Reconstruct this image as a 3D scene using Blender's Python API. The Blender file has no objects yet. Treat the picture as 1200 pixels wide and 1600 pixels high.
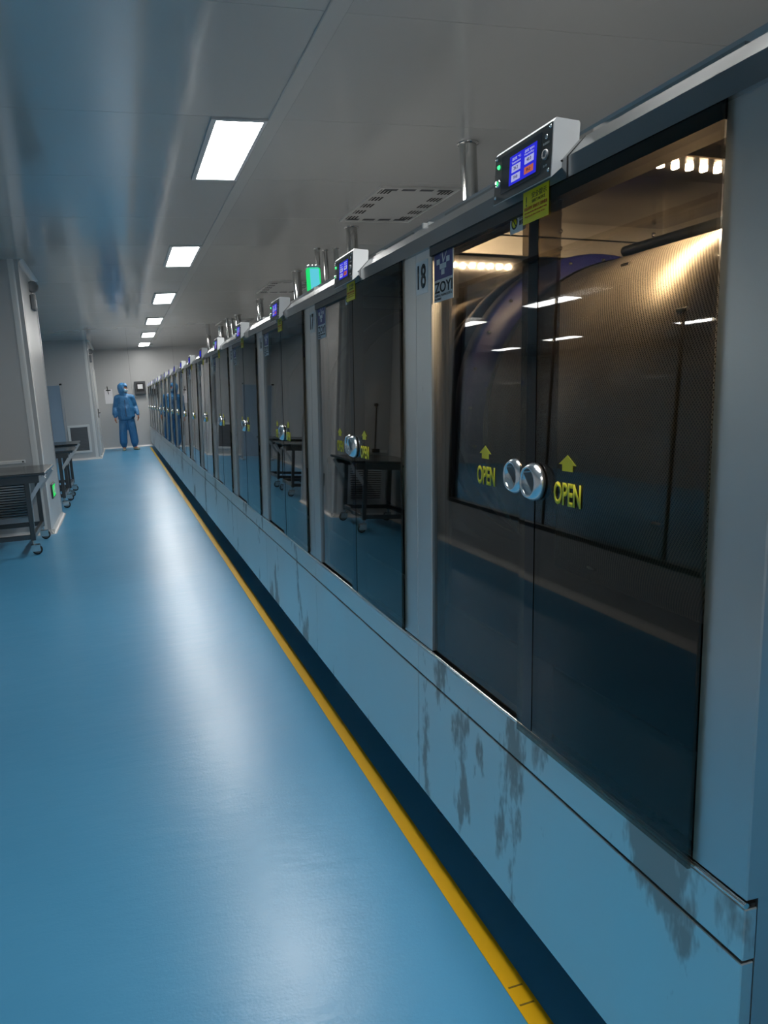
import bpy, bmesh, math, random
from mathutils import Vector, Matrix
random.seed(7)
SC = bpy.context.scene
COL = SC.collection
PI = math.pi

# ------------------------------------------------------------------ camera
cd = bpy.data.cameras.new('camera')
cam = bpy.data.objects.new('camera', cd); COL.objects.link(cam)
cd.sensor_fit = 'VERTICAL'; cd.sensor_height = 36.0; cd.lens = 1240.0 * 36.0 / 1600.0
cd.clip_start = 0.02; cd.clip_end = 100
def _n(v): return v.normalized()
Yc = _n(Vector((-413.0, -173.0, 1240.0)))
Xc = Vector((4030.0, -440.0, 1240.0)).normalized(); Xc = _n(Xc - Yc * Xc.dot(Yc))
Zc = Xc.cross(Yc)
if Zc.y > 0: Zc = -Zc
# rows: camera right / down / forward expressed in world axes
right = Vector((Xc.x, Yc.x, Zc.x)); down = Vector((Xc.y, Yc.y, Zc.y)); fwd = Vector((Xc.z, Yc.z, Zc.z))
R = Matrix((right, -down, -fwd)).transposed().to_4x4()
R.translation = (0, 0, 1.25)
cam.matrix_world = R
SC.camera = cam

# ------------------------------------------------------------------ world, exposure
w = bpy.data.worlds.new('world'); SC.world = w; w.use_nodes = True
w.node_tree.nodes['Background'].inputs[0].default_value = (0.02, 0.022, 0.025, 1)
w.node_tree.nodes['Background'].inputs[1].default_value = 1.0
SC.view_settings.view_transform = 'Standard'; SC.view_settings.look = 'None'
SC.view_settings.gamma = 1.0; SC.view_settings.use_curve_mapping = False
SC.view_settings.exposure = 0.0
LIGHT_STRENGTH = 41.0          # ceiling panels
LED_STRENGTH = 1900.0           # chamber strip of the nearest dryer

SC.cycles.sample_clamp_indirect = 4.0; SC.cycles.blur_glossy = 0.6
SC.cycles.max_bounces = 9; SC.cycles.diffuse_bounces = 4; SC.cycles.glossy_bounces = 6; SC.cycles.transparent_max_bounces = 14

# ------------------------------------------------------------------ helpers
def lin(r, g, b):
    f = lambda c: (c/255/12.92) if c/255 <= 0.04045 else ((c/255+0.055)/1.055)**2.4
    return (f(r), f(g), f(b), 1)

def newmat(name):
    m = bpy.data.materials.new(name); m.use_nodes = True
    return m, m.node_tree, m.node_tree.nodes['Principled BSDF']

def pbr(name, col, rough=0.5, metal=0.0, spec=0.5, emit=None, es=0.0, coat=0.0):
    m, t, b = newmat(name)
    b.inputs['Base Color'].default_value = col
    b.inputs['Roughness'].default_value = rough
    b.inputs['Metallic'].default_value = metal
    b.inputs['Specular IOR Level'].default_value = spec
    b.inputs['Coat Weight'].default_value = coat
    if emit:
        b.inputs['Emission Color'].default_value = emit; b.inputs['Emission Strength'].default_value = es
    return m

def nd(t, typ, **kw):
    n = t.nodes.new(typ)
    for k, v in kw.items(): setattr(n, k, v)
    return n

def noise_chain(t, scale, detail, stretch=(1, 1, 1), rough=0.55):
    g = nd(t, 'ShaderNodeNewGeometry')
    mp = nd(t, 'ShaderNodeMapping'); mp.inputs['Scale'].default_value = stretch
    n = nd(t, 'ShaderNodeTexNoise'); n.inputs['Scale'].default_value = scale; n.inputs['Detail'].default_value = detail
    n.inputs['Roughness'].default_value = rough
    t.links.new(g.outputs['Position'], mp.inputs['Vector']); t.links.new(mp.outputs[0], n.inputs['Vector'])
    return n

def ramp(t, src, stops):
    r = nd(t, 'ShaderNodeValToRGB')
    el = r.color_ramp.elements
    el[0].position, el[0].color = stops[0]; el[1].position, el[1].color = stops[-1]
    for p, c in stops[1:-1]:
        e = el.new(p); e.color = c
    t.links.new(src, r.inputs[0]); return r

def grey(v): return (v, v, v, 1)

def steel(name, base=(0.60, 0.61, 0.62, 1), rough=0.25, stain=True, stretch=(1, 1, 0.35), bump=0.0, thr=0.60):
    m, t, b = newmat(name)
    b.inputs['Metallic'].default_value = 1.0
    b.inputs['Base Color'].default_value = base
    n = noise_chain(t, 2.2, 5, stretch)
    n2 = noise_chain(t, 3.6, 6, (1, 1, 0.42), 0.62)
    rr = ramp(t, n.outputs['Fac'], [(0.35, grey(rough*0.85)), (0.7, grey(rough*1.3))])
    if stain:
        st = ramp(t, n2.outputs['Fac'], [(thr, grey(0)), (thr+0.035, grey(1))])
        mx = nd(t, 'ShaderNodeMix', data_type='RGBA')
        mx.inputs['A'].default_value = base
        mx.inputs['B'].default_value = (base[0]*0.58, base[1]*0.55, base[2]*0.53, 1)
        t.links.new(st.outputs[0], mx.inputs['Factor']); t.links.new(mx.outputs['Result'], b.inputs['Base Color'])
        ad = nd(t, 'ShaderNodeMath', operation='MULTIPLY_ADD'); ad.inputs[1].default_value = 0.18
        t.links.new(st.outputs[0], ad.inputs[0]); t.links.new(rr.outputs[0], ad.inputs[2])
        t.links.new(ad.outputs[0], b.inputs['Roughness'])
    else:
        t.links.new(rr.outputs[0], b.inputs['Roughness'])
    if bump:
        n3 = noise_chain(t, 1.6, 2, (1, 1, 0.25))
        bp = nd(t, 'ShaderNodeBump'); bp.inputs['Strength'].default_value = bump; bp.inputs['Distance'].default_value = 0.02
        t.links.new(n3.outputs['Fac'], bp.inputs['Height']); t.links.new(bp.outputs[0], b.inputs['Normal'])
    return m

def emissive(name, col, s):
    m = bpy.data.materials.new(name); m.use_nodes = True; t = m.node_tree
    t.nodes.clear()
    e = nd(t, 'ShaderNodeEmission'); e.inputs[0].default_value = col; e.inputs[1].default_value = s
    o = nd(t, 'ShaderNodeOutputMaterial'); t.links.new(e.outputs[0], o.inputs[0])
    if s < 5: m.cycles.emission_sampling = 'NONE'
    return m

def tinted_glass(name, tint):
    m = bpy.data.materials.new(name); m.use_nodes = True; t = m.node_tree; t.nodes.clear()
    g = nd(t, 'ShaderNodeNewGeometry')
    d = nd(t, 'ShaderNodeVectorMath', operation='DOT_PRODUCT')
    t.links.new(g.outputs['Incoming'], d.inputs[0]); t.links.new(g.outputs['Normal'], d.inputs[1])
    a = nd(t, 'ShaderNodeMath', operation='ABSOLUTE'); t.links.new(d.outputs['Value'], a.inputs[0])
    s = nd(t, 'ShaderNodeMath', operation='SUBTRACT'); s.inputs[0].default_value = 1.0; t.links.new(a.outputs[0], s.inputs[1])
    p = nd(t, 'ShaderNodeMath', operation='POWER'); p.inputs[1].default_value = 5.0; t.links.new(s.outputs[0], p.inputs[0])
    f = nd(t, 'ShaderNodeMath', operation='MULTIPLY_ADD'); f.inputs[1].default_value = 0.95; f.inputs[2].default_value = 0.045
    t.links.new(p.outputs[0], f.inputs[0])
    tr = nd(t, 'ShaderNodeBsdfTransparent'); tr.inputs[0].default_value = tint
    gl = nd(t, 'ShaderNodeBsdfGlossy'); gl.inputs['Color'].default_value = (0.95, 0.96, 0.97, 1); gl.inputs['Roughness'].default_value = 0.012
    mx = nd(t, 'ShaderNodeMixShader'); o = nd(t, 'ShaderNodeOutputMaterial')
    t.links.new(f.outputs[0], mx.inputs[0]); t.links.new(tr.outputs[0], mx.inputs[1]); t.links.new(gl.outputs[0], mx.inputs[2])
    t.links.new(mx.outputs[0], o.inputs[0]); return m

M = {}
M['steel_front'] = steel('steel_front', (0.64, 0.655, 0.65, 1), 0.335)
M['steel_base'] = steel('steel_base', (0.82, 0.83, 0.80, 1), 0.335, thr=0.575)
M['steel_rail'] = steel('steel_rail', (0.33, 0.34, 0.345, 1), 0.22, stain=False)
M['steel_top'] = steel('steel_top', (0.62, 0.62, 0.62, 1), 0.18, stain=False, bump=0.15)
M['steel_in'] = steel('steel_in', (0.44, 0.42, 0.40, 1), 0.17, stain=False)
M['steel_dark'] = steel('steel_dark', (0.20, 0.19, 0.18, 1), 0.2, stain=False)  # chamber steel darkened for its lower part, shade put into the colour
M['steel_plate'] = steel('steel_plate', (0.55, 0.53, 0.50, 1), 0.40, stain=False)
M['steel_mirror'] = pbr('steel_mirror', (0.45, 0.44, 0.43, 1), 0.05, 1.0)
M['pipe'] = pbr('pipe_steel', (0.62, 0.61, 0.59, 1), 0.12, 1.0)
M['chrome'] = pbr('chrome', (0.88, 0.89, 0.90, 1), 0.13, 1.0)
M['handle'] = pbr('handle_steel', (0.88, 0.89, 0.90, 1), 0.24, 1.0)
M['rod'] = pbr('rod_steel', (0.85, 0.84, 0.82, 1), 0.18, 1.0)
M['cart'] = steel('cart_steel', (0.115, 0.125, 0.13, 1), 0.34, stain=False)
M['cart_top'] = steel('cart_top_steel', (0.13, 0.14, 0.145, 1), 0.2, stain=False)
M['rubber'] = pbr('rubber', (0.012, 0.012, 0.013, 1), 0.6)
M['grey_plastic'] = pbr('grey_plastic', (0.22, 0.23, 0.24, 1), 0.45)
M['glass'] = tinted_glass('tinted_glass', (0.54, 0.50, 0.435, 1))
M['clear_glass'] = tinted_glass('window_glass', (0.86, 0.88, 0.88, 1))
M['black'] = pbr('black_seal', (0.006, 0.006, 0.007, 1), 0.35)
M['gloss_black'] = pbr('gloss_black_seal', (0.004, 0.004, 0.005, 1), 0.02)
M['dark_gap'] = pbr('dark_gap', (0.01, 0.011, 0.012, 1), 0.8)
M['box_white'] = pbr('control_box_paint', (0.62, 0.64, 0.65, 1), 0.35)
M['box_face'] = pbr('control_box_face', (0.022, 0.027, 0.028, 1), 0.38)
M['box_face2'] = pbr('control_screen_bezel', (0.014, 0.016, 0.02, 1), 0.25)
M['screen_blue'] = emissive('screen_blue', (0.025, 0.028, 0.62, 1), 1.0)
M['screen_white'] = emissive('screen_white', (0.42, 0.44, 0.80, 1), 0.9)
M['screen_red'] = emissive('screen_red', (0.62, 0.16, 0.10, 1), 0.7)
M['screen_ink'] = pbr('screen_ink', (0.02, 0.02, 0.10, 1), 0.5)
M['led_green'] = emissive('led_green', (0.05, 1.0, 0.22, 1), 2.2)
M['led_on'] = emissive('led_on', (1.0, 0.83, 0.62, 1), LED_STRENGTH)
M['led_off'] = pbr('led_off', (0.45, 0.43, 0.38, 1), 0.3)
M['yellow_print'] = pbr('yellow_print', lin(225, 215, 50), 0.5)
M['sticker_yellow'] = pbr('sticker_yellow', lin(226, 212, 12), 0.45)
M['sticker_white'] = pbr('sticker_white', (0.66, 0.70, 0.72, 1), 0.45)
M['sticker_blue'] = pbr('sticker_blue', lin(28, 40, 120), 0.4)
M['print_black'] = pbr('print_black', (0.01, 0.01, 0.012, 1), 0.5)
M['print_red'] = pbr('print_red', lin(190, 60, 20), 0.5)
M['ring_blue'] = pbr('drum_ring_blue', lin(38, 38, 112), 0.35)
M['tape'] = pbr('yellow_tape', lin(232, 178, 0), 0.38, spec=0.4)
M['tape_crease'] = pbr('tape_crease', lin(120, 95, 10), 0.6)
M['light_on'] = emissive('light_diffuser', (1.0, 0.985, 0.955, 1), LIGHT_STRENGTH)
M['light_frame'] = pbr('light_frame', (0.55, 0.56, 0.57, 1), 0.4)
M['alu'] = pbr('aluminium', (0.72, 0.73, 0.74, 1), 0.3, 1.0)
M['cove'] = pbr('cove_trim', (0.74, 0.74, 0.72, 1), 0.22, 0.0, 0.6)
M['vent_white'] = pbr('vent_white', (0.66, 0.66, 0.64, 1), 0.3)
M['vent_dark'] = pbr('vent_dark', (0.03, 0.03, 0.03, 1), 0.7)
M['grille_grey'] = pbr('grille_grey', (0.10, 0.11, 0.12, 1), 0.6)
M['pale_blue'] = pbr('pale_blue_board', lin(150, 170, 188), 0.4)
M['lamp_green'] = emissive('lamp_green', (0.02, 0.75, 0.18, 1), 1.0)
M['lamp_cyan'] = emissive('lamp_cyan', (0.12, 0.62, 0.75, 1), 0.95)
M['exit_green'] = emissive('exit_green', (0.04, 0.75, 0.15, 1), 1.0)
M['paper'] = pbr('paper', (0.78, 0.78, 0.80, 1), 0.6)
M['monitor_grey'] = pbr('monitor_case', (0.06, 0.065, 0.07, 1), 0.4)
M['strip_pvc'] = pbr('strip_pvc', (0.10, 0.12, 0.13, 1), 0.25)

# floor epoxy
m, t, b = newmat('blue_epoxy')
n = noise_chain(t, 0.7, 4); n2 = noise_chain(t, 140, 3); n3 = noise_chain(t, 1.5, 4)
c = ramp(t, n.outputs['Fac'], [(0.3, (0.068, 0.305, 0.53, 1)), (0.75, (0.078, 0.335, 0.57, 1))])
t.links.new(c.outputs[0], b.inputs['Base Color'])
rr = ramp(t, n3.outputs['Fac'], [(0.3, grey(0.285)), (0.75, grey(0.33))])
t.links.new(rr.outputs[0], b.inputs['Roughness'])
b.inputs['Specular IOR Level'].default_value = 0.5
bp = nd(t, 'ShaderNodeBump'); bp.inputs['Strength'].default_value = 0.10; bp.inputs['Distance'].default_value = 0.003
t.links.new(n2.outputs['Fac'], bp.inputs['Height'])
n4 = noise_chain(t, 5.0, 4, (1, 2.2, 1)); bp2 = nd(t, 'ShaderNodeBump'); bp2.inputs['Strength'].default_value = 0.16; bp2.inputs['Distance'].default_value = 0.012
t.links.new(n4.outputs['Fac'], bp2.inputs['Height']); t.links.new(bp.outputs[0], bp2.inputs['Normal'])
t.links.new(bp2.outputs[0], b.inputs['Normal'])
M['floor'] = m

def paint(name, col, rough, bump=0.05, bscale=1.3):
    m, t, b = newmat(name)
    b.inputs['Base Color'].default_value = col
    n = noise_chain(t, bscale, 2)
    rr = ramp(t, n.outputs['Fac'], [(0.3, grey(rough*0.9)), (0.75, grey(rough*1.15))])
    t.links.new(rr.outputs[0], b.inputs['Roughness'])
    bp = nd(t, 'ShaderNodeBump'); bp.inputs['Strength'].default_value = bump; bp.inputs['Distance'].default_value = 0.02
    t.links.new(n.outputs['Fac'], bp.inputs['Height']); t.links.new(bp.outputs[0], b.inputs['Normal'])
    b.inputs['Specular IOR Level'].default_value = 0.6
    return m
M['ceiling'] = paint('ceiling_panel_paint', (0.54, 0.54, 0.52, 1), 0.11, 0.03)
M['ceiling'].node_tree.nodes['Principled BSDF'].inputs['Specular IOR Level'].default_value = 1.0
M['batten'] = paint('ceiling_batten_paint', (0.56, 0.56, 0.54, 1), 0.13, 0.03)
M['wall'] = paint('wall_panel_paint', (0.50, 0.505, 0.50, 1), 0.33, 0.05)
M['door_paint'] = paint('door_paint', (0.60, 0.60, 0.58, 1), 0.33)

# perforated drum
m, t, b = newmat('perforated_steel')
tc = nd(t, 'ShaderNodeTexCoord'); sp = nd(t, 'ShaderNodeSeparateXYZ'); t.links.new(tc.outputs['Object'], sp.inputs[0])
at = nd(t, 'ShaderNodeMath', operation='ARCTAN2'); t.links.new(sp.outputs['Z'], at.inputs[0]); t.links.new(sp.outputs['X'], at.inputs[1])
def sine(src, k):
    a = nd(t, 'ShaderNodeMath', operation='MULTIPLY'); a.inputs[1].default_value = k; t.links.new(src, a.inputs[0])
    s = nd(t, 'ShaderNodeMath', operation='SINE'); t.links.new(a.outputs[0], s.inputs[0]); return s.outputs[0]
s1 = sine(sp.outputs['Y'], 2*PI/0.0068); s2 = sine(at.outputs[0], 2*PI*0.38/0.0068)
pr = nd(t, 'ShaderNodeMath', operation='MULTIPLY'); t.links.new(s1, pr.inputs[0]); t.links.new(s2, pr.inputs[1])
rp = ramp(t, pr.outputs[0], [(0.05, (0.52, 0.46, 0.38, 1)), (0.30, (0.06, 0.05, 0.04, 1))])
t.links.new(rp.outputs[0], b.inputs['Base Color'])
b.inputs['Metallic'].default_value = 0.8; b.inputs['Roughness'].default_value = 0.44
M['drum'] = m

class MB:
    """collects solid shapes; build() links them as one mesh object"""
    def __init__(s): s.v = []; s.f = []; s.smooth = []
    def add(s, vs, fs, smooth=False):
        o = len(s.v); s.v += [tuple(v) for v in vs]
        for f in fs: s.f.append([i+o for i in f]); s.smooth.append(smooth)
        return s
    def box(s, x0, x1, y0, y1, z0, z1):
        return s.add([(x0,y0,z0),(x1,y0,z0),(x1,y1,z0),(x0,y1,z0),(x0,y0,z1),(x1,y0,z1),(x1,y1,z1),(x0,y1,z1)],
                     [(0,3,2,1),(4,5,6,7),(0,1,5,4),(1,2,6,5),(2,3,7,6),(3,0,4,7)])
    def cham(s, x0, x1, y0, y1, z0, z1, c=0.003):
        """box with chamfered edges"""
        pts = []; X = (x0, x1); Y = (y0, y1); Z = (z0, z1)
        bm = bmesh.new(); bmesh.ops.create_cube(bm, size=1)
        for v in bm.verts: v.co = (X[v.co.x > 0], Y[v.co.y > 0], Z[v.co.z > 0])
        bmesh.ops.bevel(bm, geom=bm.edges[:], offset=c, segments=1, affect='EDGES')
        return s.bm(bm)
    def bm(s, bm, smooth=False):
        bm.verts.index_update()
        s.add([v.co[:] for v in bm.verts], [[v.index for v in f.verts] for f in bm.faces], smooth); bm.free(); return s
    def tube(s, p0, p1, r, n=16, r1=None, caps=True):
        p0 = Vector(p0); p1 = Vector(p1); r1 = r if r1 is None else r1
        d = (p1-p0).normalized(); a = Vector((0,0,1)) if abs(d.z) < 0.9 else Vector((1,0,0))
        u = d.cross(a).normalized(); w_ = d.cross(u)
        A = [p0+(u*math.cos(2*PI*i/n)+w_*math.sin(2*PI*i/n))*r for i in range(n)]
        B = [p1+(u*math.cos(2*PI*i/n)+w_*math.sin(2*PI*i/n))*r1 for i in range(n)]
        s.add(A+B, [(i, (i+1) % n, n+(i+1) % n, n+i) for i in range(n)], True)
        if caps: s.add(A, [list(range(n))[::-1]]); s.add(B, [list(range(n))])
        return s
    def lathe(s, origin, axis, prof, n=32, closed=False):
        """prof: list of (radius, distance along axis)"""
        o = Vector(origin); d = Vector(axis).normalized(); a = Vector((0,0,1)) if abs(d.z) < 0.9 else Vector((1,0,0))
        u = d.cross(a).normalized(); w_ = d.cross(u); vs = []; fs = []
        for r, h in prof:
            for i in range(n): vs.append(o+d*h+(u*math.cos(2*PI*i/n)+w_*math.sin(2*PI*i/n))*r)
        k = len(prof)
        for j in range(k if closed else k-1):
            for i in range(n):
                a_ = j*n; b_ = ((j+1) % k)*n
                fs.append((a_+i, a_+(i+1) % n, b_+(i+1) % n, b_+i))
        return s.add(vs, fs, True)
    def prism(s, prof, axis, a0, a1):
        """profile in the two other axes, extruded along axis"""
        n = len(prof); vs = []
        for a in (a0, a1):
            for p, q in prof:
                vs.append({'y': (p, a, q), 'x': (a, p, q), 'z': (p, q, a)}[axis])
        return s.add(vs, [list(range(n)), list(range(n, 2*n))[::-1]]+[(i, n+i, n+(i+1) % n, (i+1) % n) for i in range(n)])
    def mesh(s, name, mat):
        me = bpy.data.meshes.new(name); me.from_pydata(s.v, [], s.f); me.update()
        bm = bmesh.new(); bm.from_mesh(me); bmesh.ops.recalc_face_normals(bm, faces=bm.faces[:]); bm.to_mesh(me); bm.free()
        me.polygons.foreach_set('use_smooth', s.smooth)
        me.materials.append(mat); return me
    def build(s, name, mat, parent=None):
        return link(name, s.mesh(name, mat), parent)

def link(name, data, parent=None, loc=None):
    o = bpy.data.objects.new(name, data); COL.objects.link(o)
    if parent is not None: o.parent = parent
    if loc: o.location = loc
    return o
def tag(o, label=None, cat=None, group=None, kind=None):
    if label: o['label'] = label
    if cat: o['category'] = cat
    if group: o['group'] = group
    if kind: o['kind'] = kind
    return o
def thing(name, loc, label, cat, group=None):
    o = link(name, None); o.location = loc; o.empty_display_size = 0.1
    return tag(o, label, cat, group)
def struct(o): o['kind'] = 'structure'; return o
def B(x0, x1, y0, y1, z0, z1): return MB().box(x0, x1, y0, y1, z0, z1)

TXT = {}
def text_mesh(s, wid, hei, mat, bold=0.0, key=None):
    """a text as mesh, centred, fitted to wid x hei, in the plane (x right, y up)"""
    cu = bpy.data.curves.new('text', 'FONT'); cu.body = s; cu.size = 1; cu.extrude = 0.0; cu.offset = bold
    cu.resolution_u = 3; cu.fill_mode = 'FRONT'
    o = bpy.data.objects.new('text', cu); COL.objects.link(o)
    bpy.context.view_layer.update()
    me = bpy.data.meshes.new_from_object(o.evaluated_get(bpy.context.evaluated_depsgraph_get()))
    bpy.data.objects.remove(o); bpy.data.curves.remove(cu)
    xs = [v.co.x for v in me.vertices]; ys = [v.co.y for v in me.vertices]
    if not xs: return me
    cx, cy = (min(xs)+max(xs))/2, (min(ys)+max(ys))/2; sx = wid/(max(xs)-min(xs)); sy = hei/(max(ys)-min(ys))
    for v in me.vertices: v.co = ((v.co.x-cx)*sx, (v.co.y-cy)*sy, 0)
    # a thin film with depth
    bm = bmesh.new(); bm.from_mesh(me); bm.normal_update()
    ex = bmesh.ops.extrude_face_region(bm, geom=bm.faces[:])
    for g in ex['geom']:
        if isinstance(g, bmesh.types.BMVert): g.co.z += 0.0003
    bmesh.ops.recalc_face_normals(bm, faces=bm.faces[:]); bm.to_mesh(me); bm.free()
    me.materials.clear(); me.materials.append(mat); me.update()
    return me
FACE = Matrix(((0, 0, -1, 0), (-1, 0, 0, 0), (0, 1, 0, 0), (0, 0, 0, 1)))    # text x -> -y, text y -> z, front -> -x
def text_on(name, s, y, z, x, wid, hei, mat, parent, bold=0.0):
    k = (s, wid, hei, mat.name, bold)
    if k not in TXT:
        me = text_mesh(s, wid, hei, mat, bold); me.transform(FACE); me.name = name; TXT[k] = me
    o = link(name, TXT[k], parent); o.location = (x, y, z); return o

# ------------------------------------------------------------------ room shell
ZC = 2.62; YF = 22.6; YN = -3.6; XR = 3.3; XL = -1.42; XRC = -1.95
AY0, AY1, AX = 8.37, 9.85, -0.77        # first projecting bay
BY0, BX = 19.0, -0.545                  # second projecting bay
fl = struct(B(-2.4, XR+0.1, YN-0.1, YF+0.1, -0.1, 0).build('floor', M['floor']))
ce = struct(B(-2.4, XR+0.1, YN-0.1, YF+0.1, ZC+0.012, ZC+0.1).build('ceiling', M['dark_gap']))
struct(B(XR, XR+0.1, YN, YF, 0, ZC+0.01).build('wall_right', M['wall']))
struct(B(-2.4, XR, YN-0.1, YN, 0, ZC+0.01).build('wall_near', M['wall']))
WY0, WY1, WZ0, WZ1 = 2.1, 6.74, 0.38, 2.32      # window to the neighbouring room
wl = MB().box(XL-0.1, XL, YN, WY0, 0, ZC+0.01).box(XL-0.1, XL, WY1, AY0, 0, ZC+0.01).box(XL-0.1, XL, WY0, WY1, 0, WZ0).box(XL-0.1, XL, WY0, WY1, WZ1, ZC+0.01)
struct(wl.build('wall_left', M['wall']))
wi = link('window_1', None); struct(wi); wi.location = (XL, (WY0+WY1)/2, 0)
hw = (WY1-WY0)/2; wfm = MB()
for a in ((-hw, hw, WZ0, WZ0+0.03), (-hw, hw, WZ1-0.03, WZ1), (-hw, -hw+0.03, WZ0+0.03, WZ1-0.03), (hw-0.03, hw, WZ0+0.03, WZ1-0.03), (-0.776, -0.764, WZ0+0.03, WZ1-0.03), (0.574, 0.586, WZ0+0.03, WZ1-0.03)):
    wfm.box(*((-0.056, -0.036) if abs(a[0]) < 1 and a[1]-a[0] < 0.1 else (-0.06, 0.003)), *a)
wfm.build('window_frame', M['monitor_grey'], wi)
for a in ((-hw+0.03, -0.776), (-0.764, 0.574), (0.586, hw-0.03)):
    B(-0.05, -0.042, a[0], a[1], WZ0+0.03, WZ1-0.03).build('window_pane', M['clear_glass'], wi)
# the neighbouring room behind the window
struct(B(-8.2, -2.4, 1.4, 17.6, -0.1, 0).build('floor_neighbour', M['floor']))
struct(B(-8.2, -2.4, 1.4, 17.6, ZC, ZC+0.1).build('ceiling_neighbour', M['ceiling']))
struct(B(-8.2, -8.1, 1.4, 17.6, 0, ZC).build('wall_neighbour_left', M['wall']))
struct(B(-8.1, XL-0.1, 1.4, 1.5, 0, ZC).build('wall_neighbour_near', M['wall']))
struct(B(-8.1, XRC-0.1, 17.5, 17.6, 0, ZC).build('wall_neighbour_far', M['wall']))
wa = struct(B(XRC-0.1, AX, AY0, AY1, 0, ZC+0.01).build('wall_bay', M['wall']))
struct(B(XRC-0.1, XRC, AY1-0.02, BY0+0.02, 0, ZC+0.01).build('wall_recess', M['wall']))
struct(B(XRC, BX, BY0, YF, 0, ZC+0.01).build('wall_far_bay', M['wall']))
wf = struct(B(BX, XR, YF+0.03, YF+0.1, 0, ZC+0.01).build('wall_far', M['dark_gap']))
for x0, x1 in ((BX, 0.34), (0.344, 1.5), (1.504, XR)):
    B(x0, x1, YF, YF+0.03, 0, ZC+0.01).build('wall_panel', M['wall'], wf)

# ceiling panels, jointed along the batten and across it
LS = [-2.9, 0.68, 4.24, 7.72, 11.10, 14.40, 17.48, 20.50]       # where each light starts
seams = [YN-0.1]
for a, b_ in zip(LS, LS[1:]+[23.6]):
    for k in range(3): seams.append(a+(b_-a)*k/3)
seams = [s for s in seams if s < YF]+[YF+0.1]
for a, b_ in zip(seams, seams[1:]):
    if b_-a < 0.05: continue
    for x0, x1 in ((-2.4, 0.898), (0.902, XR+0.1)):
        B(x0, x1, a+0.0015, b_-0.0015, ZC, ZC+0.012).build('ceiling_panel', M['ceiling'], ce)
struct(MB().cham(0.865, 0.945, YN, YF, ZC-0.009, ZC, 0.004).build('trim_1', M['batten']))

# coved trims: along the floor and up the corners of the bays
def cove(name, p0, p1, nx, ny, r=0.045):
    """quarter round between floor and wall, from p0 to p1; (nx, ny) points into the room"""
    mb = MB(); prof = [(0, 0)]+[(r-r*math.sin(a*PI/10), r-r*math.cos(a*PI/10)) for a in range(0, 6)]
    prof = [(0.0, 0.0)]+[(r*(1-math.sin(i*PI/10)), r*(1-math.cos(i*PI/10))) for i in range(0, 6)]
    vs = []
    for p in (p0, p1):
        for q, h in prof: vs.append((p[0]+nx*q, p[1]+ny*q, h))
    n_ = len(prof)
    mb.add(vs, [list(range(n_)), list(range(n_, 2*n_))]+[(i, (i+1) % n_, n_+(i+1) % n_, n_+i) for i in range(n_)])
    return struct(mb.build(name, M['cove']))
cove('baseboard_bay_side', (AX, AY0-0.03), (AX, AY1), 1, 0)
cove('baseboard_bay_front', (XL, AY0), (AX+0.03, AY0), 0, -1)
cove('baseboard_far_bay_front', (XRC, BY0), (BX+0.03, BY0), 0, -1)
cove('baseboard_far_bay_side', (BX, BY0), (BX, YF), 1, 0)
cove('baseboard_far', (BX, YF), (0.72, YF), 0, -1)
cove('baseboard_left', (XL, YN), (XL, AY0), 1, 0)
cove('baseboard_recess', (XRC, AY1), (XRC, BY0), 1, 0)
def corner_round(name, x, y, r, sx):
    mb = MB(); n_ = 8
    prof = [(x-r*1.5, y+r*1.5), (x-r*1.5, y-0.004)]+[(x-r+0.004+r*math.sin(i*PI/2/n_), y+r-0.004-r*math.cos(i*PI/2/n_)) for i in range(n_+1)]+[(x+0.004, y+r*1.5)]
    mb.prism(prof, 'z', 0, ZC)
    o = struct(mb.build(name, M['cove'])); return o
corner_round('trim_2', AX, AY0, 0.06, 1)
corner_round('trim_3', BX, BY0, 0.06, 1)
struct(MB().cham(AX-0.01, AX+0.006, AY1-0.05, AY1+0.006, 0, ZC, 0.002).build('trim_4', M['alu']))
# ceiling coves above the bays
for i, (y0, y1, x) in enumerate(((AY0, AY1, AX), (BY0, YF, BX))):
    mb = MB(); r = 0.05
    prof = [(x-0.004, ZC)]+[(x+r*(1-math.sin(k*PI/10)), ZC-r*(1-math.cos(k*PI/10))) for k in range(6)]
    struct(mb.prism(prof, 'y', y0, y1).build('trim_%d' % (5+i), M['cove']))

# ------------------------------------------------------------------ ceiling lights
ORD = ['behind the camera end, second from it', 'just above the camera end of the row', 'largest lit panel in view, nearest of the row',
       'second lit panel of the ceiling row', 'third lit panel of the ceiling row', 'fourth lit panel of the ceiling row',
       'fifth lit panel of the ceiling row', 'farthest and smallest lit panel, next to the end wall']
for i, y in enumerate(LS):
    t_ = thing('ceiling_light', (0.727, y+0.585, ZC), 'white recessed ceiling light, '+ORD[i], 'ceiling light', 'lights along the ceiling batten')
    L2 = 0.555; W2 = 0.119
    fr = MB()
    for x0, x1, y0, y1 in ((-W2-0.028, -W2, -L2-0.028, L2+0.028), (W2, W2+0.019, -L2-0.028, L2+0.028), (-W2, W2, -L2-0.028, -L2), (-W2, W2, L2, L2+0.028)):
        fr.box(x0, x1, y0, y1, -0.011, 0.0)
    fr.build('frame', M['light_frame'], t_)
    MB().box(-W2, W2, -L2, L2, -0.007, 0.0).build('diffuser', M['light_on'], t_)
light_src = t_

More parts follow.
